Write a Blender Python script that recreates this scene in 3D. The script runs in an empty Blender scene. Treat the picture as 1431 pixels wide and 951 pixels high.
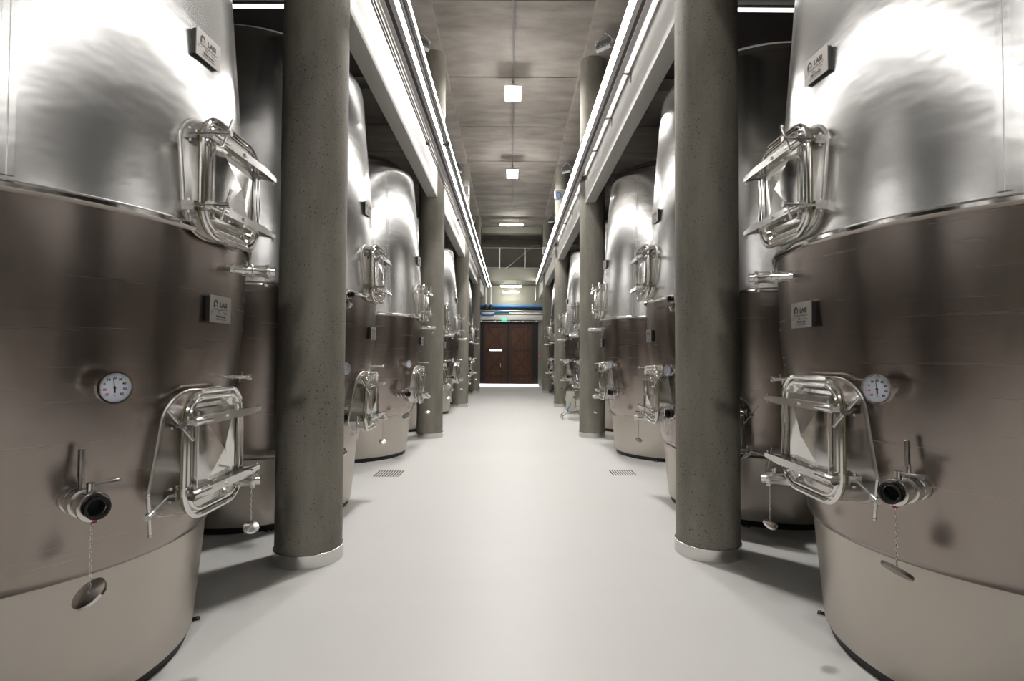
import bpy, bmesh, math
from mathutils import Matrix, Vector
PI = math.pi
SC = bpy.context.scene
COL = SC.collection

# ------------------------------------------------------------------ camera
F_PX, PITCH, YAW, ROLL = 749.4, 0.028, 0.002, -0.006
cd = bpy.data.cameras.new('camera'); cam = bpy.data.objects.new('camera', cd); COL.objects.link(cam)
cd.sensor_width = 36; cd.lens = 36 * F_PX / 1431; cd.clip_start = 0.05; cd.clip_end = 200
cam.matrix_world = (Matrix.Translation((0, 0, 1.6)) @ Matrix.Rotation(-YAW, 4, 'Z')
                    @ Matrix.Rotation(PI/2 + PITCH, 4, 'X') @ Matrix.Rotation(-ROLL, 4, 'Z'))
SC.camera = cam

# ------------------------------------------------------------------ world, exposure
SC.view_settings.view_transform = 'Standard'
SC.view_settings.look = 'None'
SC.view_settings.gamma = 1.0
SC.view_settings.exposure = 0.0
w = bpy.data.worlds.new('world'); SC.world = w; w.use_nodes = True
w.node_tree.nodes['Background'].inputs[0].default_value = (0.8, 0.85, 0.9, 1)
w.node_tree.nodes['Background'].inputs[1].default_value = 0.05
SC.cycles.max_bounces = 10; SC.cycles.diffuse_bounces = 5; SC.cycles.glossy_bounces = 6
SC.cycles.sample_clamp_indirect = 6.0
SC.cycles.caustics_reflective = False; SC.cycles.caustics_refractive = False
LAMP_E = 760.0          # radiance of the high bay diffusers over the aisle
STRIP_E = 8.5          # radiance of the linear light strips on the tracks
TUBE_E = 75.0           # radiance of the fluorescent tubes at the far end
LAMP_Y = (-3.85, 6.25, 11.33, 16.4)
LAMP_COL = (1.0, 0.975, 0.95)

# ------------------------------------------------------------------ materials
def mat(name, col, rough=0.5, metal=0.0, noise=None, bump=None, emit=None, pores=None, aniso=0.0, rvar=0.0, spec=None, vary=False):
    """noise=(scale_xyz, amount, colour2); bump=(scale_xyz, strength, distance)"""
    m = bpy.data.materials.new(name); m.use_nodes = True
    nt = m.node_tree; N = nt.nodes; L = nt.links
    b = N['Principled BSDF']
    b.inputs['Base Color'].default_value = (*col, 1); b.inputs['Roughness'].default_value = rough
    b.inputs['Metallic'].default_value = metal
    if spec is not None: b.inputs['Specular IOR Level'].default_value = spec
    if aniso:
        b.inputs['Anisotropic'].default_value = aniso; b.inputs['Anisotropic Rotation'].default_value = 0.0
        tg = N.new('ShaderNodeTangent'); tg.direction_type = 'RADIAL'; tg.axis = 'Z'; L.new(tg.outputs[0], b.inputs['Tangent'])
    tc = N.new('ShaderNodeTexCoord')
    oi = N.new('ShaderNodeObjectInfo'); off = N.new('ShaderNodeMath'); off.operation = 'MULTIPLY'; off.inputs[1].default_value = 37.0 if vary else 0.0
    L.new(oi.outputs['Random'], off.inputs[0])
    def noi(scale, detail=6, rough_=0.6):
        mp = N.new('ShaderNodeMapping'); mp.inputs['Scale'].default_value = scale
        L.new(off.outputs[0], mp.inputs['Location'])
        L.new(tc.outputs['Object'], mp.inputs['Vector'])
        n = N.new('ShaderNodeTexNoise'); n.inputs['Scale'].default_value = 1; n.inputs['Detail'].default_value = detail
        n.inputs['Roughness'].default_value = rough_
        L.new(mp.outputs[0], n.inputs['Vector']); return n
    last = None
    if noise:
        n = noi(noise[0])
        cr = N.new('ShaderNodeValToRGB'); cr.color_ramp.elements[0].position = 0.32; cr.color_ramp.elements[1].position = 0.68
        L.new(n.outputs['Fac'], cr.inputs['Fac'])
        mx = N.new('ShaderNodeMixRGB'); mx.inputs['Color1'].default_value = (*col, 1); mx.inputs['Color2'].default_value = (*noise[2], 1)
        ml = N.new('ShaderNodeMath'); ml.operation = 'MULTIPLY'; ml.inputs[1].default_value = noise[1]
        L.new(cr.outputs['Color'], ml.inputs[0]); L.new(ml.outputs[0], mx.inputs['Fac'])
        L.new(mx.outputs[0], b.inputs['Base Color']); last = mx.outputs[0]
    if pores:
        for sc, th, dark in pores:
            v = N.new('ShaderNodeTexVoronoi'); v.inputs['Scale'].default_value = sc
            L.new(tc.outputs['Object'], v.inputs['Vector'])
            n2 = noi((2.5, 2.5, 2.5), 3)
            ad = N.new('ShaderNodeMath'); ad.operation = 'MULTIPLY'; ad.inputs[1].default_value = th * 2
            L.new(n2.outputs['Fac'], ad.inputs[0])
            lt = N.new('ShaderNodeMath'); lt.operation = 'LESS_THAN'
            L.new(v.outputs['Distance'], lt.inputs[0]); L.new(ad.outputs[0], lt.inputs[1])
            mx = N.new('ShaderNodeMixRGB'); mx.blend_type = 'MULTIPLY'; mx.inputs['Color2'].default_value = (dark, dark, dark, 1)
            L.new(lt.outputs[0], mx.inputs['Fac'])
            if last: L.new(last, mx.inputs['Color1'])
            else: mx.inputs['Color1'].default_value = (*col, 1)
            L.new(mx.outputs[0], b.inputs['Base Color']); last = mx.outputs[0]
    if bump:
        n = noi(bump[0], 4)
        bp = N.new('ShaderNodeBump'); bp.inputs['Strength'].default_value = bump[1]; bp.inputs['Distance'].default_value = bump[2]
        L.new(n.outputs['Fac'], bp.inputs['Height']); L.new(bp.outputs[0], b.inputs['Normal'])
    if rvar:
        n = noi((0.9, 0.9, 60), 3)
        mr = N.new('ShaderNodeMapRange'); mr.inputs['To Min'].default_value = rough - rvar; mr.inputs['To Max'].default_value = rough + rvar
        L.new(n.outputs['Fac'], mr.inputs['Value']); L.new(mr.outputs[0], b.inputs['Roughness'])
    if emit:
        b.inputs['Emission Color'].default_value = (*emit[0], 1); b.inputs['Emission Strength'].default_value = emit[1]
    return m

M = dict(
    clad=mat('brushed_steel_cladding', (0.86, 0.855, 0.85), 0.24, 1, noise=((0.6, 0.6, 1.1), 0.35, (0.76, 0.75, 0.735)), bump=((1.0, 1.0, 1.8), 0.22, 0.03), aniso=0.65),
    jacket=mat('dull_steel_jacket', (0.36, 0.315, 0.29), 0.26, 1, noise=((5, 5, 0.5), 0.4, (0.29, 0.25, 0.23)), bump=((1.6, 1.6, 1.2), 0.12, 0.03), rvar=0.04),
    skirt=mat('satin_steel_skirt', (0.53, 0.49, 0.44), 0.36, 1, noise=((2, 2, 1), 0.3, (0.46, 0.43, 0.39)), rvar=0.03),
    polish=mat('polished_steel', (0.82, 0.81, 0.79), 0.11, 1),
    neck=mat('satin_hatch_neck', (0.66, 0.645, 0.62), 0.2, 1),
    satin=mat('satin_steel_fittings', (0.70, 0.69, 0.67), 0.2, 1),
    darksteel=mat('dark_steel', (0.30, 0.28, 0.27), 0.28, 1),
    weld=mat('weld_bead', (0.62, 0.60, 0.57), 0.38, 1, bump=((60, 60, 60), 0.5, 0.01)),
    black=mat('black_rubber', (0.012, 0.012, 0.012), 0.5),
    gasket=mat('olive_gasket', (0.28, 0.25, 0.12), 0.6),
    ink=mat('black_ink', (0.02, 0.02, 0.02), 0.5),
    plate=mat('engraved_plate', (0.42, 0.395, 0.37), 0.42, 0.8),
    dial=mat('white_dial', (0.72, 0.76, 0.86), 0.35),
    red=mat('red_paint', (0.55, 0.05, 0.08), 0.45),
    redink=mat('red_ink', (0.55, 0.08, 0.2), 0.5),
    column=mat('grey_column_concrete', (0.285, 0.262, 0.220), 0.75, 0, vary=True, noise=((3.2, 3.2, 0.8), 0.9, (0.15, 0.142, 0.115)), bump=((18, 18, 18), 0.3, 0.01), pores=((30, 0.15, 0.4), (62, 0.17, 0.5), (110, 0.2, 0.7))),
    ceil=mat('ceiling_concrete', (0.38, 0.345, 0.31), 0.8, 0, vary=True, noise=((0.9, 2.4, 1), 0.95, (0.20, 0.18, 0.16)), bump=((8, 8, 8), 0.2, 0.01)),
    beam=mat('pale_beam_concrete', (0.80, 0.785, 0.75), 0.75, 0, noise=((1.5, 0.8, 2), 0.4, (0.72, 0.70, 0.66)), bump=((10, 10, 10), 0.15, 0.01)),
    wall=mat('wall_concrete', (0.34, 0.325, 0.27), 0.85, 0, noise=((0.8, 0.8, 0.6), 0.6, (0.27, 0.26, 0.22)), bump=((8, 8, 8), 0.15, 0.01)),
    floor=mat('pale_resin_floor', (0.80, 0.785, 0.76), 0.42, 0, noise=((0.35, 0.5, 1), 0.35, (0.74, 0.72, 0.66)), bump=((30, 30, 30), 0.06, 0.004), spec=0.35),
    groove=mat('dark_groove', (0.07, 0.06, 0.055), 0.9),
    rail=mat('galvanised_track', (0.52, 0.49, 0.50), 0.45, 0.4),
    whitepaint=mat('white_powder_coat', (0.82, 0.82, 0.82), 0.4),
    pipe=mat('grey_pipe', (0.62, 0.61, 0.60), 0.3, 0.9),
    conduit=mat('grey_conduit', (0.20, 0.19, 0.19), 0.5),
    blue=mat('blue_hose', (0.05, 0.22, 0.55), 0.4),
    wood=mat('dark_stained_wood', (0.075, 0.028, 0.012), 0.5, 0, noise=((9, 9, 0.7), 0.8, (0.035, 0.013, 0.007))),
    woodlight=mat('reddish_wood_panel', (0.13, 0.045, 0.015), 0.5, 0, noise=((9, 9, 0.6), 0.8, (0.06, 0.02, 0.008))),
    blackframe=mat('black_door_frame', (0.012, 0.010, 0.012), 0.5),
    lamp=mat('lit_diffuser', (1, 1, 1), 0.4, emit=(LAMP_COL, LAMP_E)),
    lens=mat('lit_side_lens', (1, 1, 1), 0.4, emit=(LAMP_COL, 22)),
    faint=mat('dim_lit_diffuser', (1, 1, 1), 0.4, emit=((1, 1, 1), 2.5)),
    strip=mat('lit_strip', (1, 1, 1), 0.3, emit=((1, .985, .96), STRIP_E)),
    tube=mat('lit_tube', (1, 1, 1), 0.4, emit=((1, 1, 0.92), TUBE_E)),
    housing=mat('lamp_housing', (0.55, 0.55, 0.55), 0.4, 0.6),
    exit=mat('exit_green', (0.02, 0.5, 0.3), 0.4, emit=((0.1, 0.9, 0.6), 0.8)),
    daylight=mat('daylight_gap', (1, 1, 1), 0.5, emit=((0.97, 0.93, 1.0), 4)),
    cream=mat('cream_panel', (0.62, 0.60, 0.48), 0.5),
)

# ------------------------------------------------------------------ mesh helpers
class MB:
    def __init__(s): s.bm = bmesh.new()
    def _t(s, vs, mtx):
        if mtx is not None: bmesh.ops.transform(s.bm, matrix=mtx, verts=vs)
    def box(s, x0, x1, y0, y1, z0, z1, mtx=None, bev=0.0):
        r = bmesh.ops.create_cube(s.bm, size=1)
        vs = r['verts']
        for v in vs:
            v.co = Vector(((x0+x1)/2 + v.co.x*(x1-x0), (y0+y1)/2 + v.co.y*(y1-y0), (z0+z1)/2 + v.co.z*(z1-z0)))
        if bev:
            es = {e for v in vs for e in v.link_edges}
            r = bmesh.ops.bevel(s.bm, geom=list(es), offset=bev, segments=2, affect='EDGES', profile=0.5)
            vs = [v for v in s.bm.verts if v in set(r['verts']) or v in vs] if mtx is not None else vs
        s._t([v for v in vs if v.is_valid], mtx); return s
    def loft(s, rings, closed=True, cap=True, mtx=None):
        """rings: list of lists of points, joined ring to ring"""
        R = [[s.bm.verts.new(p) for p in ring] for ring in rings]
        n = len(R[0])
        for a, b in zip(R, R[1:]):
            for i in range(n if closed else n-1):
                j = (i+1) % n
                s.bm.faces.new((a[i], a[j], b[j], b[i]))
        if cap and closed:
            s.bm.faces.new(R[0]); s.bm.faces.new(R[-1])
        s._t([v for r in R for v in r], mtx); return s
    def lathe(s, prof, n=96, mtx=None, cap=False):
        """prof: (r, z) about local Z"""
        rings = [[(r*math.cos(2*PI*k/n), r*math.sin(2*PI*k/n), z) for k in range(n)] for r, z in prof]
        return s.loft(rings, True, cap, mtx)
    def cyl(s, p0, p1, r, n=16, r2=None, mtx=None, prof=None):
        """cylinder between two points; prof = list of (t along in metres, radius)"""
        p0 = Vector(p0); p1 = Vector(p1); d = p1-p0; Lh = d.length
        q = d.to_track_quat('Z', 'Y').to_matrix().to_4x4()
        T = Matrix.Translation(p0) @ q
        if mtx is not None: T = mtx @ T
        pr = prof and [(rr, t) for t, rr in prof] or [(r, 0), (r if r2 is None else r2, Lh)]
        return s.lathe(pr, n, T, True)
    def tube(s, pts, r, n=8, closed=False, mtx=None):
        pts = [Vector(p) for p in pts]; N = len(pts); rings = []
        up = None
        for i, p in enumerate(pts):
            a = pts[(i-1) % N] if (closed or i > 0) else p
            b = pts[(i+1) % N] if (closed or i < N-1) else p
            t = (b-a).normalized()
            if up is None:
                up = t.orthogonal().normalized()
            else:
                up = (up - t*up.dot(t)); up = up.normalized() if up.length > 1e-5 else t.orthogonal().normalized()
            sd = t.cross(up)
            rings.append([p + r*(math.cos(2*PI*k/n)*up + math.sin(2*PI*k/n)*sd) for k in range(n)])
        if closed:
            # close with best rotation match
            R = [[s.bm.verts.new(q) for q in ring] for ring in rings]
            for i in range(N):
                A = R[i]; B = R[(i+1) % N]; off = 0
                if i == N-1:
                    off = min(range(n), key=lambda o: (A[0].co-B[o].co).length)
                for k in range(n):
                    s.bm.faces.new((A[k], A[(k+1) % n], B[(k+1+off) % n], B[(k+off) % n]))
            s._t([v for r_ in R for v in r_], mtx); return s
        return s.loft(rings, True, True, mtx)
    def ball(s, c, r, mtx=None, n=12):
        g = bmesh.ops.create_uvsphere(s.bm, u_segments=n, v_segments=max(6, n//2), radius=r)
        for v in g['verts']: v.co += Vector(c)
        s._t(g['verts'], mtx); return s
    def mesh(s, name, angle=38):
        bm = s.bm
        bmesh.ops.recalc_face_normals(bm, faces=bm.faces)
        lim = math.radians(angle)
        for f in bm.faces: f.smooth = True
        for e in bm.edges:
            if len(e.link_faces) == 2 and e.calc_face_angle(0) > lim: e.smooth = False
        me = bpy.data.meshes.new(name); bm.to_mesh(me); bm.free(); return me
    def build(s, name, m, parent=None, angle=38):
        me = s.mesh(name, angle); me.materials.append(M[m])
        o = bpy.data.objects.new(name, me); COL.objects.link(o)
        if parent is not None: o.parent = parent
        return o

def empty(name, loc, label, cat, group=None):
    o = bpy.data.objects.new(name, None); COL.objects.link(o); o.location = loc
    o['label'] = label; o['category'] = cat
    if group: o['group'] = group
    return o
def tag(o, label, cat, group=None):
    o['label'] = label; o['category'] = cat
    if group: o['group'] = group
    return o
def struct(o, label=None):
    o['kind'] = 'structure'
    if label: o['label'] = label
    return o
def kids(o): return [c for c in bpy.data.objects if c.parent == o]
CH = {}
def copy_tree(o, parent=None, tree=None):
    c = o.copy(); COL.objects.link(c)
    if parent is not None: c.parent = parent
    for ch in tree[o.name]: copy_tree(ch, c, tree)
    return c
def tree_of():
    t = {o.name: [] for o in bpy.data.objects}
    for o in bpy.data.objects:
        if o.parent: t[o.parent.name].append(o)
    return t
def rrect(W, H, r, n=6, off=0.0):
    """rounded rectangle points in (y, z)"""
    W2, H2 = W/2+off, H/2+off; r = max(0.002, r+off); P = []
    for cx, cz, a0 in ((W2-r, H2-r, 0), (-W2+r, H2-r, 90), (-W2+r, -H2+r, 180), (W2-r, -H2+r, 270)):
        for k in range(n+1):
            a = math.radians(a0 + 90*k/n); P.append((cx + r*math.cos(a), cz + r*math.sin(a)))
    return P
def text_mesh(name, body, size, mtx, align='CENTER', bold=0.0, m='ink', parent=None, extrude=0.0004, xs=1.0):
    cu = bpy.data.curves.new('txt', 'FONT'); cu.body = body; cu.size = size; cu.align_x = align; cu.align_y = 'CENTER'
    cu.extrude = extrude; cu.offset = bold; cu.resolution_u = 3
    to = bpy.data.objects.new('txt', cu); COL.objects.link(to)
    dg = bpy.context.evaluated_depsgraph_get(); dg.update()
    me = bpy.data.meshes.new_from_object(to.evaluated_get(dg)); me.name = name
    bpy.data.objects.remove(to); me.transform(mtx @ Matrix.Diagonal((xs, 1, 1, 1)))
    return me
def join_meshes(name, meshes, m, parent):
    bm = bmesh.new()
    for me in meshes: bm.from_mesh(me)
    me = bpy.data.meshes.new(name); bm.to_mesh(me); bm.free(); me.materials.append(M[m])
    o = bpy.data.objects.new(name, me); COL.objects.link(o); o.parent = parent; return o

# ------------------------------------------------------------------ structure
X_WALL, Y0, Y1, H_CEIL = 4.25, -10.0, 28.25, 7.7
struct(MB().box(-X_WALL-0.3, X_WALL+0.3, Y0-0.3, Y1+2.5, -0.2, 0).build('floor', 'floor'), 'pale cream resin floor of the cellar aisle')
struct(MB().box(-X_WALL-0.3, -X_WALL, Y0, Y1+0.3, 0, H_CEIL).build('wall_left', 'wall'))
struct(MB().box(X_WALL, X_WALL+0.3, Y0, Y1+0.3, 0, H_CEIL).build('wall_right', 'wall'))
struct(MB().box(-X_WALL-0.3, X_WALL+0.3, Y0-0.3, Y0, 0, H_CEIL).build('wall_front', 'wall'))
DX0, DX1, DH = -1.62, 1.44, 3.36
mb = MB(); mb.box(-X_WALL, DX0, Y1, Y1+0.3, 0, H_CEIL); mb.box(DX1, X_WALL, Y1, Y1+0.3, 0, H_CEIL); mb.box(DX0, DX1, Y1, Y1+0.3, DH, H_CEIL)
struct(mb.build('wall_back', 'wall'), 'pale concrete end wall above the wooden double door')
ceiling = struct(MB().box(-X_WALL-0.3, X_WALL+0.3, Y0-0.3, Y1+0.3, H_CEIL+0.06, H_CEIL+0.3).build('ceiling', 'groove'), 'grey concrete ceiling of wide planks with dark joints')
# ceiling planks, one object each, shared mesh
PL = 2.553
me = MB().box(-1.455, 1.455, 0.018, PL-0.018, 0, 0.055).mesh('ceiling_plank'); me.materials.append(M['ceil'])
k = -7
while 9.05 + k*PL < Y1:
    o = bpy.data.objects.new('ceiling_plank', me); COL.objects.link(o); o.parent = ceiling
    o.location = (0.015, 9.05 + k*PL, H_CEIL); k += 1
# upper longitudinal beams on the column heads
for sx, nm in ((-1, 'upper_beam'), (1, 'upper_beam')):
    x0, x1 = (-2.15, -1.40) if sx < 0 else (1.43, 2.15)
    struct(MB().box(x0, x1, Y0, Y1, 7.56, H_CEIL+0.06, bev=0.01).build(nm, 'ceil'), 'rough concrete soffit beam on the %s column heads' % ('left' if sx < 0 else 'right'))
# transverse beam at far end
struct(MB().box(-1.40, 1.43, 25.3, 25.7, 7.40, H_CEIL, bev=0.01).build('cross_beam', 'wall'), 'concrete cross beam above the far gallery')
# lower beams along aisle (pale) and slabs above tanks
for sx in (-1, 1):
    x0, x1 = (-1.64, -1.45) if sx < 0 else (1.46, 1.65)
    struct(MB().box(x0, x1, Y0, Y1, 4.655 if sx < 0 else 4.62, 5.62, bev=.008).build('lower_beam', 'beam'), 'pale concrete beam along the %s side of the aisle' % ('left' if sx < 0 else 'right'))
    a, b = (-X_WALL, -1.64) if sx < 0 else (1.65, X_WALL)
    slab = struct(MB().box(a, b, Y0, 6.1, 5.62, 5.8).build('mezzanine_slab', 'ceil'), 'concrete slab above the %s tank row' % ('left' if sx < 0 else 'right'))
    y = 8.0
    while y < Y1-0.1:
        y2 = min(y+1.24, Y1-0.02)
        MB().box(a, b, y+0.012, y2, 5.62, 5.8).build('slab_plank', 'ceil', slab); y += 1.25
    MB().box(a, b, Y0, Y1, 5.83, 5.9).build('slab_topping', 'groove', slab)
    ll = empty('linear_lamp', ((a+b)/2, 6.05, 5.60), 'thin lit linear lamp across the slab above the %s tank row' % ('left' if sx < 0 else 'right'), 'lamp')
    MB().box(-(b-a)/2+.05, (b-a)/2-.05, -.02, .02, -.025, -.005).build('diffuser', 'faint', ll); MB().box(-(b-a)/2+.03, (b-a)/2-.03, -.025, .025, -.005, .02).build('housing', 'housing', ll)

# ------------------------------------------------------------------ columns
COLS = [(-1.585, 4.279), (1.629, 4.454)]
ordn = ['first', 'second', 'third', 'fourth']
cme = None; rme = None
for side, (cx, cy) in zip(('left', 'right'), COLS):
    for i in range(4):
        root = empty('concrete_column', (cx, cy + i*6.281, 0), 'round grey concrete column with steel foot ring, %s from the camera in the %s row' % (ordn[i], side), 'column', 'round concrete columns along the aisle')
        if cme is None:
            cme = MB().lathe([(0.252, 0.095), (0.252, 7.57)], 64, cap=True).mesh('shaft'); cme.materials.append(M['column'])
            rme = MB().lathe([(0.262, 0.0), (0.262, 0.1), (0.258, 0.103), (0.25, 0.103)], 64).mesh('foot_ring'); rme.materials.append(M['satin'])
        a = bpy.data.objects.new('shaft', cme); COL.objects.link(a); a.parent = root; a.rotation_euler.z = i*1.3 + (0.7 if side == 'left' else 0)
        b = bpy.data.objects.new('foot_ring', rme); COL.objects.link(b); b.parent = root

# ------------------------------------------------------------------ tanks
PROF = [(0, .922), (.56, .972), (.655, .979), (.70, 1.012), (1.41, 1.122), (1.73, 1.155), (2.19, 1.170), (2.24, 1.180), (2.74, 1.140), (3.3, 1.097), (3.88, 1.052), (4.36, 1.000)]
def RT(h):
    for (a, ra), (b, rb) in zip(PROF, PROF[1:]):
        if h <= b: return ra + (rb-ra)*(h-a)/(b-a)
    return PROF[-1][1]

def make_tank(s, variant='plain', front_hatch=False):
    """s=+1: aisle on +X (left row); s=-1: right row. local frame a (to aisle), y (depth), h."""
    root = bpy.data.objects.new('wine_tank', None); COL.objects.link(root)
    def P(a, y, h): return (s*a, y, h)
    def frame(phi, h, out=0.0):
        """right-handed frame on the shell: X=viewer's right, Y=up, Z=outward"""
        p = math.radians(phi); u = Vector((s*math.cos(p), -math.sin(p), 0)); up = Vector((0, 0, 1)); r = up.cross(u)
        c = u*(RT(h)+out) + up*h
        return Matrix(((r.x, up.x, u.x, c.x), (r.y, up.y, u.y, c.y), (r.z, up.z, u.z, c.z), (0, 0, 0, 1)))
    # shells
    MB().lathe([(.86, 0), (.900, 0.0), (.905, .075), (.86, .075)], 96).build('plinth', 'black', root)
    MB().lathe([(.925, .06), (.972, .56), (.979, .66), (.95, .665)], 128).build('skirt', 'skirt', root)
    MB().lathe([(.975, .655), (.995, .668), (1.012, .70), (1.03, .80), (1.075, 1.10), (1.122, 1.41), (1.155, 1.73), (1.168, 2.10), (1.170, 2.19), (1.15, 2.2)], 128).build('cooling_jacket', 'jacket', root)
    MB().lathe([(1.15, 2.18), (1.180, 2.185), (1.196, 2.196), (1.194, 2.212), (1.180, 2.225), (1.15, 2.23)], 128).build('seam_band', 'polish', root)
    shoulder = [(1.000 - .10*(1-math.cos(t)) , 4.42 + .16*math.sin(t)) for t in [i*PI/2/8 for i in range(9)]]
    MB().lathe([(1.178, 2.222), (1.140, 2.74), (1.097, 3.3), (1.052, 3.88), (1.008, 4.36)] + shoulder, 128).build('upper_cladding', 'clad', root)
    MB().lathe([(.92, 4.57), (.80, 4.66), (.5, 4.78), (.2, 4.84), (.18, 4.84)], 96, cap=False).build('dome', 'skirt', root)
    MB().lathe([(.19, 4.80), (.19, 4.92), (.22, 4.92), (.22, 4.95), (.001, 4.97)], 32).build('top_neck', 'satin', root)
    # vertical seams of the cladding
    for ph, wd, h0, h1, mm in ((44.5, .045, 2.24, 4.40, 'clad'), (44.5, .004, 2.24, 4.40, 'weld'), (38.0 if variant != 'first' else 200, .004, .72, 2.18, 'darksteel')):
        prof = [h0 + (h1-h0)*i/14 for i in range(15)]
        rr = []
        for h in prof:
            q = []
            for dw, do in ((-wd/2, .001), (-wd/2, .005 if wd > .01 else .007), (wd/2, .005 if wd > .01 else .007), (wd/2, .001)):
                a = math.radians(ph) + dw/RT(h); R_ = RT(h)+do; q.append(P(R_*math.cos(a), -R_*math.sin(a), h))
            rr.append(q)
        MB().loft(rr).build('vertical_seam', mm, root)
    # weld seam round the jacket at mid height
    # ---- hatch
    def hatch(ya, h, face, W=.48, H=.565, rot=0.0, swung=True, phi=None, label=None):
        """ya: offset in depth, h: centre height, face: distance of the door plane from the tank axis"""
        if phi is None:
            T = Matrix.Translation(P(face, ya, h)) @ Matrix.Diagonal((s, 1, 1, 1)) @ Matrix.Rotation(rot, 4, 'Z')
        else:
            T = Matrix.Diagonal((s, 1, 1, 1)) @ Matrix.Rotation(-math.radians(phi), 4, 'Z') @ Matrix.Translation((face, 0, h))
        # neck: rounded rectangle from inside the shell to the door plane
        rings = []
        inv = T.inverted()
        def shell_u(y, z, extra=0.0):
            # distance along local -x from the door plane to the shell
            lo, hi = -0.75, 0.02
            for _ in range(26):
                m_ = (lo+hi)/2; q = T @ Vector((m_, y, z))
                if math.hypot(q.x, q.y) > RT(q.z)+extra: hi = m_
                else: lo = m_
            return lo
        pr = rrect(W, H, .13, 8)
        n0 = MB().loft([[(shell_u(y, z)-.02, y, z) for y, z in rrect(W, H, .13, 8, .005)],
                        [(shell_u(y, z, .004)+.012, y, z) for y, z in rrect(W, H, .13, 8, .005)],
                        [(shell_u(y, z, .004)+.025, y, z) for y, z in rrect(W, H, .13, 8, .001)],
                        [(-.012, y, z) for y, z in pr], [(0, y, z) for y, z in pr]], cap=False, mtx=T)
        hk = n0.build('hatch', 'neck', root)
        wp = rrect(W, H, .13, 8, .010)
        MB().tube([(shell_u(y, z)+.002, y, z) for y, z in wp], .006, 6, True, T).build('weld_bead', 'weld', hk)
        g = MB().tube([(0.006, y, z) for y, z in rrect(W, H, .13, 8, .004)], .008, 6, True, T).build('gasket', 'gasket', hk)
        rm = MB(); rm.tube([(.020, y, z) for y, z in rrect(W, H, .13, 8, .006)], .013, 8, True, T)
        rm.tube([(.020, y, z) for y, z in rrect(W, H, .13, 8, -.026)], .011, 8, True, T)
        rm.loft([[(.012, y, z) for y, z in rrect(W, H, .13, 8, .0)], [(.012, y, z) for y, z in rrect(W, H, .13, 8, -.03)]], cap=False, mtx=T)
        rm.build('door_rim', 'polish', hk)
        # door: dished flange, raised panel with creased X face
        d = MB()
        Wd, Hd = W-.17, H-.17
        L0 = rrect(W, H, .13, 8, -.03); L1 = rrect(W, H, .13, 8, -.055); L2 = rrect(Wd, Hd, .035, 8, .012); L3 = rrect(Wd, Hd, .03, 8, 0)
        d.loft([[(.014, y, z) for y, z in L0], [(-.012, y, z) for y, z in L1], [(-.006, y, z) for y, z in L2], [(.030, y, z) for y, z in L3]], cap=False, mtx=T)
        # X face: triangles from four sides to the recessed centre, corners sharp
        cs = [(Wd/2-.012, Hd/2-.012), (-Wd/2+.012, Hd/2-.012), (-Wd/2+.012, -Hd/2+.012), (Wd/2-.012, -Hd/2+.012)]
        vs = [d.bm.verts.new(T @ Vector((.031, y, z))) for y, z in cs]
        vo = [d.bm.verts.new(T @ Vector((.030, y*1.08, z*1.06))) for y, z in cs]
        ce = d.bm.verts.new(T @ Vector((.066, 0, 0)))
        for i in range(4):
            d.bm.faces.new((vs[i], vs[(i+1) % 4], ce)); d.bm.faces.new((vo[i], vo[(i+1) % 4], vs[(i+1) % 4], vs[i]))
        d.build('door_panel', 'polish', hk, 9)
        # clamp bars
        zb = .166
        for sg in (1, -1):
            b = MB()
            ra = [[(u, y, z+sg*zb) for u, z in q] for y, q in (
                (-W/2+.02, ((.052, -.018), (.052, .018), (.088, .018), (.088, -.018))),
                (W/2-.06, ((.055, -.020), (.055, .020), (.094, .020), (.094, -.020))),
                (W/2+.115, ((.060, -.011), (.060, .011), (.078, .011), (.078, -.011))))]
            b.loft(ra, mtx=T)
            b.cyl((.070, -W/2-.035, sg*zb), (.070, -W/2+.10, sg*zb), .021, 16, mtx=T)
            b.cyl((.070, W/2+.095, sg*zb-.03), (.070, W/2+.095, sg*zb+.028), .007, 8, mtx=T)
            b.cyl((.035, -.02, sg*zb), (.062, -.02, sg*zb), .016, 10, mtx=T)
            b.cyl((.09, -.02, sg*zb), (.098, -.02, sg*zb), .010, 6, mtx=T)
            b.tube([(.062, W/2+.09, sg*zb), (.03, W/2+.07, sg*zb), (-.03, W/2+.02, sg*zb), (-.05, W/2-.004, sg*zb)], .010, 6, mtx=T)
            bo = b.build('clamp_bar', 'satin', hk)
            # lug on the neck + hand screw with cross handle
            c = MB()
            c.box(-.055, .00, -W/2-.035, -W/2+.004, sg*zb-.022, sg*zb+.022, T)
            c.cyl((-.03, -W/2-.022, sg*zb-.034), (-.03, -W/2-.022, sg*zb+.034), .009, 8, mtx=T)
            if swung and sg < 0:
                e = Vector((.005, -W/2-.22, sg*zb-.035)); p0 = Vector((-.03, -W/2-.03, sg*zb))
            elif swung:
                e = Vector((.045, -W/2-.085, sg*zb-.008)); p0 = Vector((-.03, -W/2-.03, sg*zb))
            else:
                e = Vector((.145, -W/2-.03, sg*zb)); p0 = Vector((-.03, -W/2-.03, sg*zb))
            dr = (e-p0).normalized()
            c.cyl(p0, e, .006, 8, mtx=T)
            c.cyl(e-dr*.03, e+dr*.02, .014, 12, mtx=T)
            if not swung: hdir = Vector((.15, .45, .9)).normalized()
            else: hdir = (Vector((.0, -.62, .62)) if sg > 0 else Vector((.05, -.22, .97))).normalized()
            hdir = (hdir - dr*hdir.dot(dr)).normalized()
            c.cyl(e-hdir*.088, e+hdir*.088, .0068, 10, mtx=T)
            c.ball(e+hdir*.088, .0085, T, 8); c.ball(e-hdir*.088, .0085, T, 8)
            c.build('hand_screw', 'satin', hk)
        return hk
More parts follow.
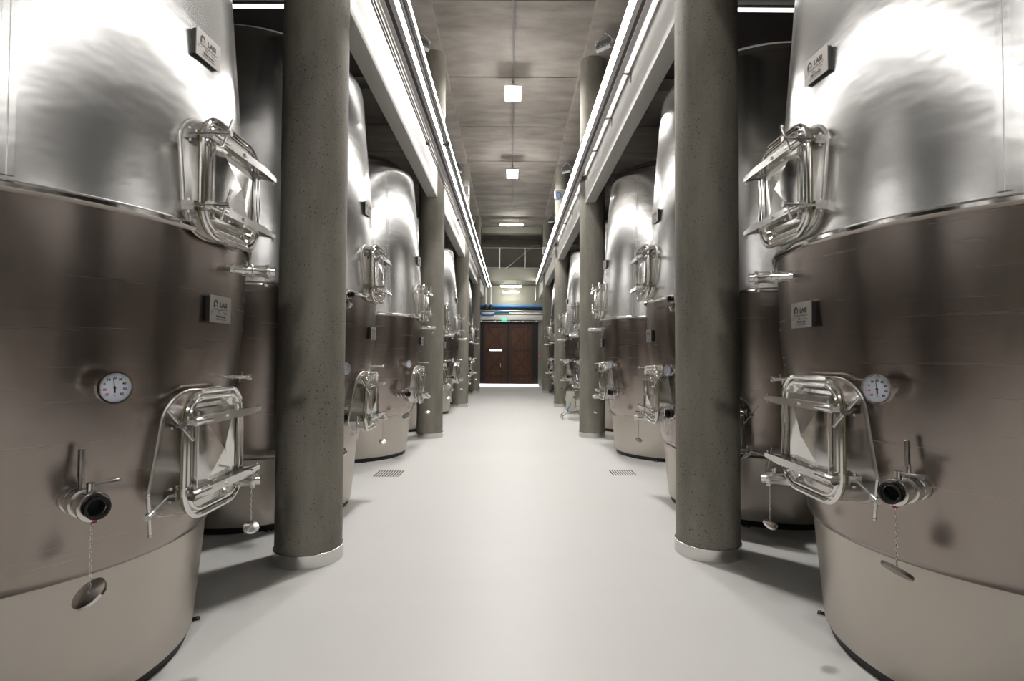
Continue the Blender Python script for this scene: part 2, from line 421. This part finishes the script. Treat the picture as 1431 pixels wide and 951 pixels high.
    if s > 0:
        hatch(0, 2.45, 1.206, W=.53, H=.56, swung=False); hatch(-.02, 1.123, 1.157, W=.50, H=.58, swung=True)
    else:
        hatch(.09, 2.53, 1.206, W=.51, H=.57, swung=False); hatch(-.07, 1.195, 1.157, W=.52, H=.59, swung=True)
    if front_hatch:
        hatch(0, .94, 1.27, phi=50, swung=True)
    # ---- name plates
    def plate(phi, h):
        T = frame(phi, h, .022)
        p = MB().box(-.095, .095, -.068, .068, 0, .004, T).build('name_plate', 'plate', root)
        MB().box(-.088, .088, -.062, .062, -.024, -.001, T).build('gap_shade_block', 'black', p)  # black block fills the gap behind the plate, standing in for its shade
        ms = [text_mesh('t', 'LASI', .036, T @ Matrix.Translation((.022, .022, .0046)), bold=.0012)]
        ms.append(text_mesh('t', 'Wine Concept', .0135, T @ Matrix.Translation((0, -.036, .0046)), bold=.0005))
        b = MB()
        # arch emblem: thick left leg, tapering right leg, small foot
        n = 14; ri = []
        for i in range(n+1):
            a = PI - PI*i/n; th = .0045 + .0055*math.sin(PI*(1-i/n)*.5+.5)
            co, si = math.cos(a), math.sin(a)
            cx, cy = -.048, .026; R1 = .018
            ri.append([(cx+R1*co, cy+R1*si*1.1, .0043), (cx+(R1-th)*co, cy+(R1-th)*si*1.1, .0043), (cx+(R1-th)*co, cy+(R1-th)*si*1.1, .0050), (cx+R1*co, cy+R1*si*1.1, .0050)])
        b.loft(ri, mtx=T); b.box(-.066, -.056, .006, .026, .0043, .0050, T); b.box(-.0345, -.030, .010, .026, .0043, .0050, T); b.box(-.050, -.040, .014, .018, .0043, .0050, T)
        for (x0, x1, y0) in ((-.066, .072, .0005), (-.066, .06, -.004), (-.088, -.072, -.012), (-.088, -.075, -.018), (-.088, -.078, -.024), (-.062, -.050, -.014), (-.03, -.01, -.012), (-.03, -.008, -.018), (-.03, 0, -.024), (.02, .06, -.022), (.02, .05, -.014), (-.045, .045, -.047), (-.055, .05, -.052)):
            b.box(x0, x1, y0-.0009, y0+.0009, .0043, .0048, T)
        ms.append(b.mesh('t')); 
        join_meshes('lettering', ms, 'ink', p)
    plate(4, 3.13); plate(0.5, 1.825)
    # ---- dial thermometer
    gp = 28.5 if s > 0 else 24
    T = frame(gp, 1.462, 0)
    g = MB(); g.cyl((0, 0, -.01), (0, 0, .07), .012, 12, mtx=T)
    g.cyl((0, 0, 0), (0, 0, .1), 1, 40, mtx=T, prof=[(.066, .02), (.07, .062), (.095, .066), (.102, .066), (.102, .058), (.092, .057)])
    g.cyl((0, 0, -.01), (0, 0, .02), .028, 20, mtx=T)
    th = g.build('dial_thermometer', 'polish', root)
    MB().cyl((0, 0, .090), (0, 0, .093), .0585, 40, mtx=T).build('dial', 'dial', th)
    nd = MB()
    na = math.radians(98)
    nx, ny = math.cos(na), math.sin(na)
    nd.loft([[(-ny*.002, nx*.002, .0945), (ny*.002, -nx*.002, .0945), (ny*.002, -nx*.002, .0955), (-ny*.002, nx*.002, .0955)],
             [(nx*.038-ny*.0006, ny*.038+nx*.0006, .0945), (nx*.038+ny*.0006, ny*.038-nx*.0006, .0945), (nx*.038+ny*.0006, ny*.038-nx*.0006, .0955), (nx*.038-ny*.0006, ny*.038+nx*.0006, .0955)]], mtx=T)
    nd.cyl((0, 0, .094), (0, 0, .097), .005, 12, mtx=T); nd.box(-.002, .004, -.022, -.002, .0945, .0955, T)
    nd.build('needle', 'ink', th)
    ms = []
    for i in range(41):
        a = math.radians(225 - 270*i/40); r1, r0 = .053, (.046 if i % 5 == 0 else .050)
        b = MB(); b.cyl((math.cos(a)*r0, math.sin(a)*r0, .0935), (math.cos(a)*r1, math.sin(a)*r1, .0935), .0005, 4, mtx=T); ms.append(b.mesh('t'))
    red = []
    for i, tx in enumerate(('-20', '-10', '0', '10', '20', '30', '40', '50', '60')):
        a = math.radians(225 - 270*i/8)
        (red if i < 2 else ms).append(text_mesh('t', tx, .0135, T @ Matrix.Translation((math.cos(a)*.038, math.sin(a)*.038, .0934)), bold=.0004))
    ms.append(text_mesh('t', '\u00b0C', .010, T @ Matrix.Translation((0, -.032, .0934))))
    join_meshes('scale_marks', ms, 'ink', th); join_meshes('frost_marks', red, 'redink', th)
    # ---- large butterfly valve with capless mouth
    def valve(phi, h, L=.235, R=.048, lever='up', side=1, down=.27, capr=.062, tilt=(0, 0), base_r=None, name='outlet_valve', axis=None, chain=True, capturn=0, chain_slack=0.0):
        T = frame(phi, h, 0) if axis is None else axis
        sd = 1.0
        v = MB()
        v.cyl((0, 0, -.03), (0, 0, .1), 1, 28, mtx=T, prof=[(0, R*.75), (.035, R*.75), (.036, R*1.08), (.058, R*1.08), (.060, R*.86), (.095, R*.86), (.096, R*1.12), (.112, R*1.12), (.114, R*.80), (.128, R*.80), (.130, R*1.15), (.146, R*1.15), (.150, R), (L-.03, R*1.02), (L-.022, R*1.18), (L-.002, R*1.18), (L, R*1.10), (L, R*.80), (L-.05, R*.76), (L-.06, .001)])
        vv = v.build(name, 'satin', root)
        if lever != 'up' and name != 'filling_valve' or axis is not None and lever == 'tall':
            MB().cyl((0, 0, L-.03), (0, 0, L-.004), R*.82, 20, mtx=T).build('end_plug', 'satin', vv)
        bo = MB(); bo.loft([[(R*q*math.cos(2*PI*k/24), R*q*math.sin(2*PI*k/24), z) for k in range(24)] for q, z in ((.93, L+.0012), (.76, L+.0012), (.72, L-.004), (.70, L-.05), (.01, L-.052))], cap=False, mtx=T); 
        if lever == 'up' or axis is None: bo.build('bore', 'black', vv)
        if lever == 'up' or axis is None: MB().tube([(R*.66*math.cos(2*PI*k/24), R*.66*math.sin(2*PI*k/24), L-.012) for k in range(24)], .0015, 5, True, T).build('inner_ring', 'satin', vv)
        if lever == 'up':
            MB().cyl((0, R*.8, .085), (0, R+.06, .085), .010, 12, mtx=T).build('stem', 'satin', vv)
            MB().cyl((0, 0, 0), (0, 0, 0.1), 1, 14, mtx=T @ Matrix.Translation((-.004, R*.9, .086)) @ Matrix.Rotation(-PI/2, 4, 'X'), prof=[(0, .008), (.05, .009), (.06, .012), (.165, .011), (.168, .008)]).build('handle', 'darksteel', vv)
            b = MB(); b.cyl((0, R, L-.07), (0, R+.038, L-.07), .014, 14, mtx=T); b.build('spindle', 'satin', vv)
            MB().cyl((0, 0, 0), (0, 0, .1), 1, 12, mtx=T @ Matrix.Translation((0, R+.030, L-.07)) @ Matrix.Rotation(PI/2*s*side, 4, 'Y'), prof=[(0, .009), (.03, .006), (.06, .008), (.092, .012), (.100, .008)]).build('lever', 'darksteel', vv)
        elif lever == 'side':
            b = MB(); b.cyl((0, R*.9, L-.075), (0, R+.03, L-.075), .012, 12, mtx=T); b.build('spindle', 'satin', vv)
            MB().cyl((0, R+.026, L-.075), (-s*.13, R+.045, L-.035), .0055, 8, mtx=T).build('lever', 'satin', vv)
        elif lever == 'tall':
            MB().cyl((0, 0, 0), (0, 0, .1), 1, 12, mtx=T @ Matrix.Translation((0, R*.9, .10)) @ Matrix.Rotation(-PI/2, 4, 'X'), prof=[(0, .007), (.03, .006), (.05, .008), (.066, .012), (.072, .012), (.075, .006)]).build('handle', 'satin', vv)
        b = MB(); b.box(-.006, .010, -R*1.3, -R*1.1, L-.05, L-.03, T); b.build('drain_plug', 'red' if lever == 'up' else 'satin', vv)
        if chain:
            o0 = T @ Vector((0, -R*1.1, L-.05)); ch = MB(); n = int(down/.017)
            for i in range(n):
                A = Matrix.Translation(o0 - Vector((0, 0, .017*i+.008))) @ Matrix.Rotation((i % 2)*PI/2, 4, 'Z') @ Matrix.Rotation(PI/2, 4, 'X')
                ch.tube([(.0042*math.cos(t), .0095*math.sin(t), 0) for t in [2*PI*k/8 for k in range(8)]], .0011, 4, True, A)
            ch.build('chain', 'satin', vv)['kind'] = 'stuff'
            A = Matrix.Translation(o0 - Vector((0, 0, down+.005))) @ Matrix.Rotation(tilt[0], 4, 'X') @ Matrix.Rotation(tilt[1], 4, 'Y')
            c = MB().cyl((0, 0, -.006), (0, 0, .01), 1, 32, mtx=A, prof=[(0, capr*.98), (.013, capr), (.014, capr*.96), (.0145, .004), (.022, .004)])
            c.box(capr*.9, capr*1.08, -.012, .012, -.004, .006, A)
            c.build('blank_cap', 'darksteel' if (s < 0 and lever == 'up') else 'satin', vv)
        return vv
    if s > 0: valve(32, 1.01, tilt=(math.radians(38), math.radians(-16)), down=.275)
    else: valve(28, 1.035, tilt=(math.radians(-8), math.radians(34)), down=.27, side=-1)
    # second outlet under the hatch hinge, pointing into the aisle
    def axis_at(a, y, h, away=20):
        u = Vector((s*math.cos(math.radians(away)), math.sin(math.radians(away)), 0)); up = Vector((0, 0, 1)); r = up.cross(u); c = Vector(P(a, y, h))
        return Matrix(((r.x, up.x, u.x, c.x), (r.y, up.y, u.y, c.y), (r.z, up.z, u.z, c.z), (0, 0, 0, 1)))
    valve(0, 0, axis=axis_at(1.00, .16, .905), lever='side', R=.034, L=.30, capr=.040, down=.22, tilt=(math.radians(30), math.radians(15)), name='side_valve')
    if variant == 'b': valve(31, 2.16, R=.032, L=.18, lever='side', chain=True, capr=.036, down=.05, tilt=(PI/2*.8, 0), name='filling_valve')
    else: valve(0, 0, axis=axis_at(1.14, .14, 2.055), R=.031, L=.235, lever='tall', chain=True, down=.035, capr=.02, tilt=(.3, .2), name='filling_valve')
    # sample cock
    T = axis_at(1.09, .15, 1.475, 8)
    c = MB(); c.cyl((0, 0, 0), (0, 0, .1), 1, 14, mtx=T, prof=[(0, .006), (.06, .006), (.061, .012), (.075, .012), (.076, .009), (.15, .009), (.151, .016), (.168, .016), (.170, .01)])
    c.cyl((0, 0, .11), (0, -.028, .11), .006, 8, mtx=T); c.cyl((0, .0, .12), (0, .030, .12), .004, 8, mtx=T)
    c.build('sample_cock', 'satin', root)
    # small anchor tabs at the foot
    for ph in (-34, 60, 150, 240):
        A = Matrix.Diagonal((s, 1, 1, 1)) @ Matrix.Rotation(-math.radians(ph), 4, 'Z')
        MB().box(.89, .965, -.03, .03, .0, .008, A).cyl((.95, 0, .008), (.95, 0, .02), .008, 8, mtx=A).build('anchor_tab', 'satin', root)
    return root

places = {'left': (1, [(-2.666, 2.747), (-2.642, 5.697), (-2.633, 8.798)] + [(-2.64, 11.90 + 3.14*k) for k in range(4)]),
          'right': (-1, [(2.728, 2.858), (2.700, 5.909), (2.689, 8.991)] + [(2.70, 12.13 + 3.14*k) for k in range(4)])}
ordt = ['first', 'second', 'third', 'fourth', 'fifth', 'sixth', 'seventh']
extra = {('left', 0): 'large stainless steel tank filling the left edge, cap dangling flat on its chain',
         ('right', 0): 'large stainless steel tank filling the right edge, cap hanging edge-on from its chain',
         ('right', 1): 'stainless steel tank behind the first right column, with an extra hatch turned to the camera',
         ('left', 1): 'stainless steel tank half hidden behind the first left column'}
for side, (s, L) in places.items():
    first = make_tank(s, 'first')
    plain = None
    second = make_tank(s, 'b', front_hatch=(s < 0))
    tr = tree_of()
    for i, (x, y) in enumerate(L):
        if i == 0: o = first
        elif i == 1: o = second
        elif i == 2: 
            o = copy_tree(first, None, tr)
        else: o = copy_tree(first, None, tr)
        o.location = (x, y, 0)
        if i == 0:
            n0 = copy_tree(first, None, tr); n0.location = (s*-2.68, -.35, 0)
            tag(n0, 'stainless steel tank standing just beside the camera in the %s row' % side, 'tank', 'stainless steel wine tanks in two rows')
        lab = extra.get((side, i), 'tall stainless steel wine tank, %s from the camera in the %s row' % (ordt[i], side))
        tag(o, lab, 'tank', 'stainless steel wine tanks in two rows')

# ------------------------------------------------------------------ tracks, conduits and clamps
def long_thing(name, label, cat, x, z, y0, y1, builder, m):
    mb = MB(); builder(mb); o = mb.build(name, m); o.location = (x, 0, z); return tag(o, label, cat)
YA, YE = Y0+0.02, 26.05
def track(x0, x1, z0, z1, slot, side):
    root = empty('steel_track', ((x0+x1)/2, YE/2, z0), 'long grey steel track with dark slot and a white light strip beside the %s beam' % side, 'track')
    cx = (x0+x1)/2; w_ = (x1-x0)/2
    def bx(nm, m, a, b, c, d):
        o = MB().box(a-cx, b-cx, YA-YE/2, YE-YE/2, c-z0, d-z0).build(nm, m, root); return o
    bx('lower_flange', 'rail', x0, cx-slot/2, z0, z0+.006); bx('lower_flange', 'rail', cx+slot/2, x1, z0, z0+.006)
    li, lo = ((x1-.004, x1+.002), (x0, x0+.006)) if side == 'left' else ((x0-.002, x0+.004), (x1-.006, x1))
    bx('light_strip', 'strip', li[0], li[1], z0+.012, z1); bx('side_web', 'rail', lo[0], lo[1], z0+.006, z1)
    bx('top_plate', 'rail', x0, x1, z1, z1+.006)
    bx('slot_lining', 'black', cx-slot/2-.02, cx+slot/2+.02, z0+.03, z0+.036)
    return root
track(-1.247, -1.112, 4.90, 5.045, .042, 'left')
track(1.215, 1.357, 5.08, 5.30, .042, 'right')
# small open tray on the left
r = empty('cable_tray', (-1.026, YE/2, 4.90), 'narrow cable tray with a lit white edge, innermost of the left hand runs', 'tray')
for nm, m, a, b, c, d in (('tray_floor', 'rail', -.04, -.012, 0, .004), ('tray_floor', 'rail', .012, .04, 0, .004), ('light_strip', 'strip', .034, .038, .004, .09), ('tray_side', 'whitepaint', -.04, -.036, .004, .05), ('tray_lining', 'black', -.02, .02, .02, .024)):
    MB().box(a, b, YA-YE/2, YE-YE/2, c, d).build(nm, m, r)
def pipe_y(name, label, cat, x, z, rad, m, y0=YA, y1=YE, group=None):
    o = MB().cyl((0, y0, 0), (0, y1, 0), rad, 12).build(name, m); o.location = (x, 0, z); return tag(o, label, cat, group)
pipe_y('conduit', 'thin dark conduit beside the left beam, outer of the pair', 'conduit', -1.322, 4.905, .010, 'conduit')
pipe_y('conduit', 'thin dark conduit beside the left beam, inner of the pair', 'conduit', -1.297, 4.905, .010, 'conduit')
pipe_y('steel_pipe', 'slim bright steel pipe running along the left track', 'pipe', -1.267, 4.91, .013, 'pipe')
pipe_y('conduit', 'thin grey conduit along the right beam face', 'conduit', 1.368, 5.10, .009, 'pipe')
ords = ['nearest', 'second', 'third', 'fourth']
for i, y in enumerate((8.24, 12.94, 17.8, 22.6)):
    for nm, xa, xb, wh in (('outer', -1.336, -1.2825, 'conduit pair'), ('inner', -1.0775, -.9785, 'cable tray')):
        mb = MB(); mb.box(xa, xb, -.035, .035, -.022, -.006); mb.box(xa-.002, xa+.006, -.035, .035, -.022, .05); mb.box(xb-.006, xb+.002, -.035, .035, -.022, .05)
        o = mb.build('pipe_clamp', 'black'); o.location = (0, y, 4.878 if nm == 'inner' else 4.89); tag(o, 'black clamp under the left %s, %s from the camera' % (wh, ords[i]), 'clamp', 'black clamps on the left pipes')
ORD = 'first second third fourth fifth sixth seventh eighth ninth tenth eleventh twelfth thirteenth fourteenth fifteenth sixteenth'.split()
for i in range(16):
    y = 6.5 + 1.25*i
    mb = MB(); mb.box(1.35, 1.46, -.012, .012, -.02, -.002); mb.box(1.45, 1.46, -.012, .012, -.12, -.002)
    o = mb.build('track_bracket', 'darksteel'); o.location = (0, y, 5.082)
    tag(o, 'small dark bracket tying the right track to the pale beam, %s from the camera' % ORD[i], 'bracket', 'track brackets on the right beam')

# ------------------------------------------------------------------ lamps
for i, y in enumerate(LAMP_Y):
    lab = {0: 'bright square high bay lamp hanging over the aisle behind the camera', 1: 'bright square high bay lamp above the first drain grates, over the frame', 2: 'bright square high bay lamp, nearer of the two hanging in view', 3: 'bright square high bay lamp, farther of the two hanging in view'}[i]
    r = empty('high_bay_lamp', (.012, y, 7.12), lab, 'lamp', 'high bay lamps above the aisle' )
    MB().box(-.16, .16, -.16, .16, .0, .004).build('diffuser', 'lamp', r)
    MB().box(-.165, .165, -.165, .165, .005, .15, bev=.012).build('side_lens', 'lens', r)
    MB().box(-.19, .19, -.19, .19, .15, .175, bev=.008).box(-.10, .10, -.10, .10, .175, .20).build('housing', 'housing', r)
    h = MB()
    for sx in (-1, 1): h.cyl((sx*.12, 0, .19), (0, 0, .32), .004, 6)
    h.cyl((0, 0, .32), (0, 0, .45), .006, 6); h.cyl((0, 0, .30), (0, 0, .34), .02, 8); h.build('hanger', 'conduit', r)
o = MB().cyl((.012, YA, 7.62), (.012, 22.5, 7.62), .014, 8).build('ceiling_conduit', 'conduit'); tag(o, 'grey conduit along the middle of the ceiling', 'conduit')
def tube_lamp(x, y, z, L, lab, drop):
    r = empty('fluorescent_lamp', (x, y, z), lab, 'lamp')
    MB().box(-L/2-.05, L/2+.05, -.05, .05, .04, .08, bev=.008).build('housing', 'whitepaint', r)
    MB().cyl((-L/2, 0, .015), (L/2, 0, .015), .035, 12).build('tube', 'tube', r)
    e = MB(); e.box(-L/2-.04, -L/2, -.03, .03, -.01, .04); e.box(L/2, L/2+.04, -.03, .03, -.01, .04); e.build('end_cap', 'conduit', r)
    MB().cyl((-L/3, 0, .08), (-L/3, 0, .08+drop), .006, 6).build('hanger', 'conduit', r); MB().cyl((L/3, 0, .08), (L/3, 0, .08+drop), .006, 6).build('hanger', 'conduit', r)
    return r
tube_lamp(0, 23.6, 7.36, 1.0, 'lit fluorescent tube under the ceiling above the gallery', .26)
tube_lamp(-.02, 26.7, 5.04, 1.0, 'lit fluorescent tube under the gallery, upper of two', .15)
tube_lamp(-.02, 27.6, 4.86, .8, 'lit fluorescent tube near the door wall, lower of two', .34)

# ------------------------------------------------------------------ gallery at the far end
g = struct(MB().box(-1.50, 1.53, 26.1, Y1, 5.27, 5.84, bev=.01).build('gallery_slab', 'wall'), 'concrete gallery slab above the wooden door')
r = empty('gallery_railing', (0, 26.15, 5.84), 'thin white metal railing on the concrete gallery', 'railing')
for x in (-.58, .66): MB().box(x-.03, x+.03, -.03, .03, 0, 1.03).build('post', 'whitepaint', r)
MB().box(-1.40, 1.43, -.012, .012, 1.0, 1.03).build('top_rail', 'whitepaint', r)
MB().box(-1.40, 1.43, -.008, .008, .04, .06).build('bottom_rail', 'whitepaint', r)
pn = mat('clear_pane', (0.8, 0.85, 0.8), 0.05); pn.node_tree.nodes['Principled BSDF'].inputs['Transmission Weight'].default_value = 1; M['pane'] = pn
o = MB().tube([(-.40, 26.9, 5.85), (1.05, 27.2, 7.15), (1.15, 27.2, 7.2), (1.43, 27.2, 7.21)], .035, 10).build('stair_handrail', 'pipe'); tag(o, 'sloping steel handrail rising behind the gallery railing', 'handrail')

# ------------------------------------------------------------------ pipes above the door
def pipe_x(name, lab, cat, x0, x1, y, z, rad, m): 
    o = MB().cyl((x0, 0, 0), (x1, 0, 0), rad, 14).build(name, m); o.location = (0, y, z); return tag(o, lab, cat)
pipe_x('blue_pipe', 'long bright blue pipe crossing the wall above the door', 'pipe', -1.75, 1.75, 28.17, 4.18, .075, 'blue')
pipe_x('steel_pipe', 'grey steel pipe below the long blue pipe', 'pipe', -1.75, 1.75, 28.2, 3.94, .045, 'pipe')
pipe_x('steel_pipe', 'pale steel pipe, lowest above the concrete lintel', 'pipe', -1.75, 1.75, 28.205, 3.82, .045, 'whitepaint')
pipe_x('black_pipe', 'black insulated pipe between the blue and grey pipes', 'pipe', -1.75, 1.75, 28.21, 4.045, .035, 'black')
o = MB().tube([(-1.74, 28.105, 4.0), (-1.6, 28.105, 3.82), (-1.5, 28.105, 3.72), (-.95, 28.105, 3.72), (-.8, 28.105, 3.84), (-.68, 28.105, 3.88), (-.1, 28.105, 3.88)], .045, 12).build('blue_hose', 'blue'); tag(o, 'blue hose looping below the pipes left above the door', 'hose')
for i, x in enumerate((-1.32, -1.06)):
    r = empty('drop_pipe', (x, 27.95, 5.05), 'white vertical pipe dropping to the %s black valve above the door' % ('left' if i == 0 else 'right'), 'pipe')
    MB().cyl((0, 0, .22), (0, 0, -.80), .035, 12).build('riser', 'whitepaint', r)
    MB().cyl((0, 0, -1), (0, 0, -.8), .06, 12, r2=.05).box(-.10, .10, -.03, .03, -.95, -.90).build('valve_body', 'black', r)
o = MB().tube([(1.30, 28.235, 5.2), (1.30, 28.235, 4.6), (1.28, 28.235, 4.5), (1.2, 28.235, 4.45)], .02, 8).build('drop_conduit', 'pipe'); tag(o, 'thin grey conduit bending down the wall right of the lamps', 'conduit')

# ------------------------------------------------------------------ sliding wooden door
lint = struct(MB().box(-1.9, 1.9, Y1-.12, Y1, 3.46, 3.72, bev=.01).build('trim_1', 'beam'), 'pale concrete lintel above the door')
r = empty('door_track', (0, Y1-.16, 3.36), 'steel sliding door track with round roller bolts', 'track')
MB().box(-1.75, 1.5, -.03, .165, 0, .035).build('rail', 'satin', r)
for x in (-1.55, -.83, -.10, .62, 1.33): MB().cyl((x, -.06, .03), (x, -.03, .03), .045, 14).build('roller_bolt', 'whitepaint', r)
o = MB().box(-.14, .14, -.03, .03, -.07, .07).build('exit_sign', 'exit'); o.location = (-.36, Y1-.22, 3.47); tag(o, 'small green exit sign above the door track', 'sign')
w1 = MB(); w1.box(.03, .11, -.034, -.03, -.01, .01); w1.loft([[(.11, -.034, -.03), (.11, -.034, .03), (.13, -.034, 0)], [(.11, -.03, -.03), (.11, -.03, .03), (.13, -.03, 0)]])
w1.ball((-.07, -.032, .035), .012); w1.box(-.085, -.055, -.034, -.03, -.03, .02); w1.build('pictogram', 'whitepaint', o)
door = struct(MB().box(DX0, DX1, .02, .06, 0, DH).build('door_1', 'blackframe'), 'dark wooden double door with diagonal braces at the aisle end'); door.location = (0, Y1, 0)
def leaf(x0, x1, wicket):
    lf = MB().box(x0, x1, -.04, 0, .12, 3.22).build('leaf', 'woodlight', door)
    def bar(nm, xa, za, xb, zb, wd, y0=-.075, m='wood'):
        a = Vector((xa, 0, za)); b = Vector((xb, 0, zb)); d = (b-a).normalized(); n = Vector((-d.z, 0, d.x))*wd/2
        q = [a+n, a-n, b-n, b+n]
        MB().loft([[(p.x, y0, p.z) for p in q], [(p.x, -.04, p.z) for p in q]]).build(nm, m, lf)
    xm = x0+.07; xn = x1-.07
    bar('stile', xm, .12, xm, 3.22, .14, -.085); bar('stile', xn, .12, xn, 3.22, .14, -.085)
    for z in (.55, 1.86, 3.15): bar('rail', x0+.14, z, x1-.14, z, .12, -.085)
    bar('rail', x0+.14, .22, x1-.14, .22, .2, -.085)
    for z0, z1 in ((.61, 1.80), (1.92, 3.09)):
        bar('brace', x0+.14, z0, x1-.14, z1, .075); bar('brace', x0+.14, z1, x1-.14, z0, .075, -.07)
    return lf
l1 = leaf(-1.42, -.17, True); l2 = leaf(-.10, 1.14, False)
# wicket door in the left leaf
wk = MB(); 
for a, b, c, d in ((-1.26, -1.22, .15, 1.83), (-.50, -.46, .15, 1.83), (-1.26, -.46, 1.80, 1.84)): wk.box(a, b, -.10, -.05, c, d)
wo = wk.build('wicket_frame', 'blackframe', l1)
MB().box(-1.12, -.47, -.105, -.09, 1.845, 1.885).build('daylight_gap', 'daylight', l1)
MB().box(-.55, -.52, -.13, -.10, .98, 1.20).build('pull_handle', 'satin', l1)
o = struct(MB().box(DX0, DX1, -.10, .02, 0.0, .10).build('trim_2', 'daylight'), 'bright daylit threshold under the door'); o.location = (0, Y1, 0)
# right of the door: blue grey pipe and red call point
o = MB().cyl((0, 0, .4), (0, 0, 3.4), .045, 12).build('downpipe', 'pipe'); o.location = (1.63, Y1-.08, 0); tag(o, 'grey vertical pipe right of the wooden door', 'pipe')
o = MB().box(-.06, .06, -.03, .03, -.07, .07, bev=.01).build('call_point', 'red'); o.location = (1.49, Y1-.04, 1.6); tag(o, 'small red call point on the wall right of the door', 'alarm box')
MB().cyl((0, -.036, 0), (0, -.03, 0), .03, 14).build('button', 'whitepaint', o)

# ------------------------------------------------------------------ floodlights and wall boxes
for side, sx in (('left', -1), ('right', 1)):
    for i, y in enumerate((9.72, 16.35, 22.5)):
        lab = 'white ribbed floodlight under the %s soffit beam, %s from the camera' % (side, ordn[i]) if i < 3 else 'white ribbed floodlight above the first column of the %s row' % side
        r = empty('floodlight', (sx*1.70, y, 7.50), lab, 'floodlight', 'floodlights under the soffit beams')
        n = Vector((sx*.55, .62, -.56)).normalized(); xr = Vector((0, 0, 1)).cross(n).normalized(); yr = n.cross(xr)
        T = Matrix.Translation((0, 0, -.17)) @ Matrix(((xr.x, yr.x, n.x, 0), (xr.y, yr.y, n.y, 0), (xr.z, yr.z, n.z, 0), (0, 0, 0, 1)))
        MB().box(-.15, .15, -.12, .12, -.02, .04, T).build('body', 'whitepaint', r)
        MB().box(-.13, .13, -.10, .10, .041, .044, T).build('glass', 'dial', r)
        for k in range(8): MB().box(-.133+.038*k-.004, -.133+.038*k+.004, -.11, .11, -.065, -.02, T).build('cooling_fin', 'housing', r)
        b = MB(); b.tube([T @ Vector((-.165, 0, 0)), T @ Vector((-.165, 0, -.10)), Vector((0, 0, .055)), T @ Vector((.165, 0, -.10)), T @ Vector((.165, 0, 0))], .009, 6)
        b.build('bracket', 'whitepaint', r)
for side, sx, y, z in (('left', -1, 16.55, 6.72), ('right', 1, 16.55, 6.62), ('left', -1, 22.85, 6.15), ('right', 1, 22.85, 6.1)):
    far = 'fourth' if y > 20 else 'third'
    r = empty('wall_box', (sx*1.50, y, z), 'white wall box with blue coil on the %s %s column' % (far, side), 'box', 'white boxes on the columns')
    MB().box(-.17, .17, -.02, .10, -.15, .15, bev=.01).build('cabinet', 'whitepaint', r)
    MB().box(-.14, .14, -.03, -.02, -.12, .12).build('front_panel', 'housing', r)
    if sx > 0:
        c = MB()
        for q in range(3): c.tube([(-.05+.07*math.cos(t), -.05-.02*q, -.06+.10*math.sin(t)) for t in [2*PI*k/14 for k in range(14)]], .010, 6, True)
        c.build('hose_coil', 'blue', r)

# ------------------------------------------------------------------ floor grates
for side, x0, x1, y0, y1 in (('left', -1.79, -1.47, 7.10, 7.43), ('right', 1.39, 1.69, 7.25, 7.54)):
    r = empty('floor_grate', ((x0+x1)/2, (y0+y1)/2, 0), 'small slotted steel floor grate on the %s side of the aisle' % side, 'grate')
    w_, d_ = (x1-x0)/2, (y1-y0)/2
    MB().box(-w_, w_, -d_, d_, .0005, .002).build('sump', 'black', r)
    f = MB(); f.box(-w_-.01, w_+.01, -d_-.01, -d_, .0005, .006); f.box(-w_-.01, w_+.01, d_, d_+.01, .0005, .006); f.box(-w_-.01, -w_, -d_, d_, .0005, .006); f.box(w_, w_+.01, -d_, d_, .0005, .006)
    f.build('rim', 'satin', r)
    for k in range(9):
        x = -w_ + (k+.5)*2*w_/9
        MB().box(x-.009, x+.009, -d_, d_, .002, .006).build('slat', 'whitepaint', r)

# ------------------------------------------------------------------ hose reel beside second right column
r = empty('hose_reel', (1.68, 13.6, 0), 'steel hose reel on a low stand behind the second right column', 'hose reel')
T = Matrix.Translation((0, 0, .62)) @ Matrix.Rotation(math.radians(-28), 4, 'Z') @ Matrix.Rotation(PI/2, 4, 'X')
MB().cyl((0, 0, 0), (0, 0, .1), 1, 40, mtx=T, prof=[(0, .33), (.012, .345), (.02, .33), (.022, .12), (.05, .10), (.051, .001)]).build('flange', 'satin', r)
MB().cyl((0, 0, -.16), (0, 0, 0), .25, 32, mtx=T).build('drum', 'darksteel', r)
MB().box(-.26, -.06, -.02, .16, .20, .70).build('side_panel', 'cream', r)
st = MB()
for yy in (-.2, .2): st.tube([(-.38, yy, .0), (-.38, yy, .10), (-.30, yy, .16), (.30, yy, .2), (.3, yy, 0)], .016, 8)
st.cyl((-.38, -.2, .10), (-.38, .2, .10), .014, 8); st.cyl((.3, -.2, .2), (.3, .2, .2), .014, 8)
st.cyl((-.16, .05, .14), (-.16, .05, .3), .014, 8); st.box(-.02, .02, .0, .1, .15, .45); st.build('stand', 'satin', r)
MB().tube([(-.18, -.12, .42), (-.2, -.14, .34), (-.24, -.15, .28), (-.25, -.14, .20)], .014, 8).build('hose_end', 'blue', r)
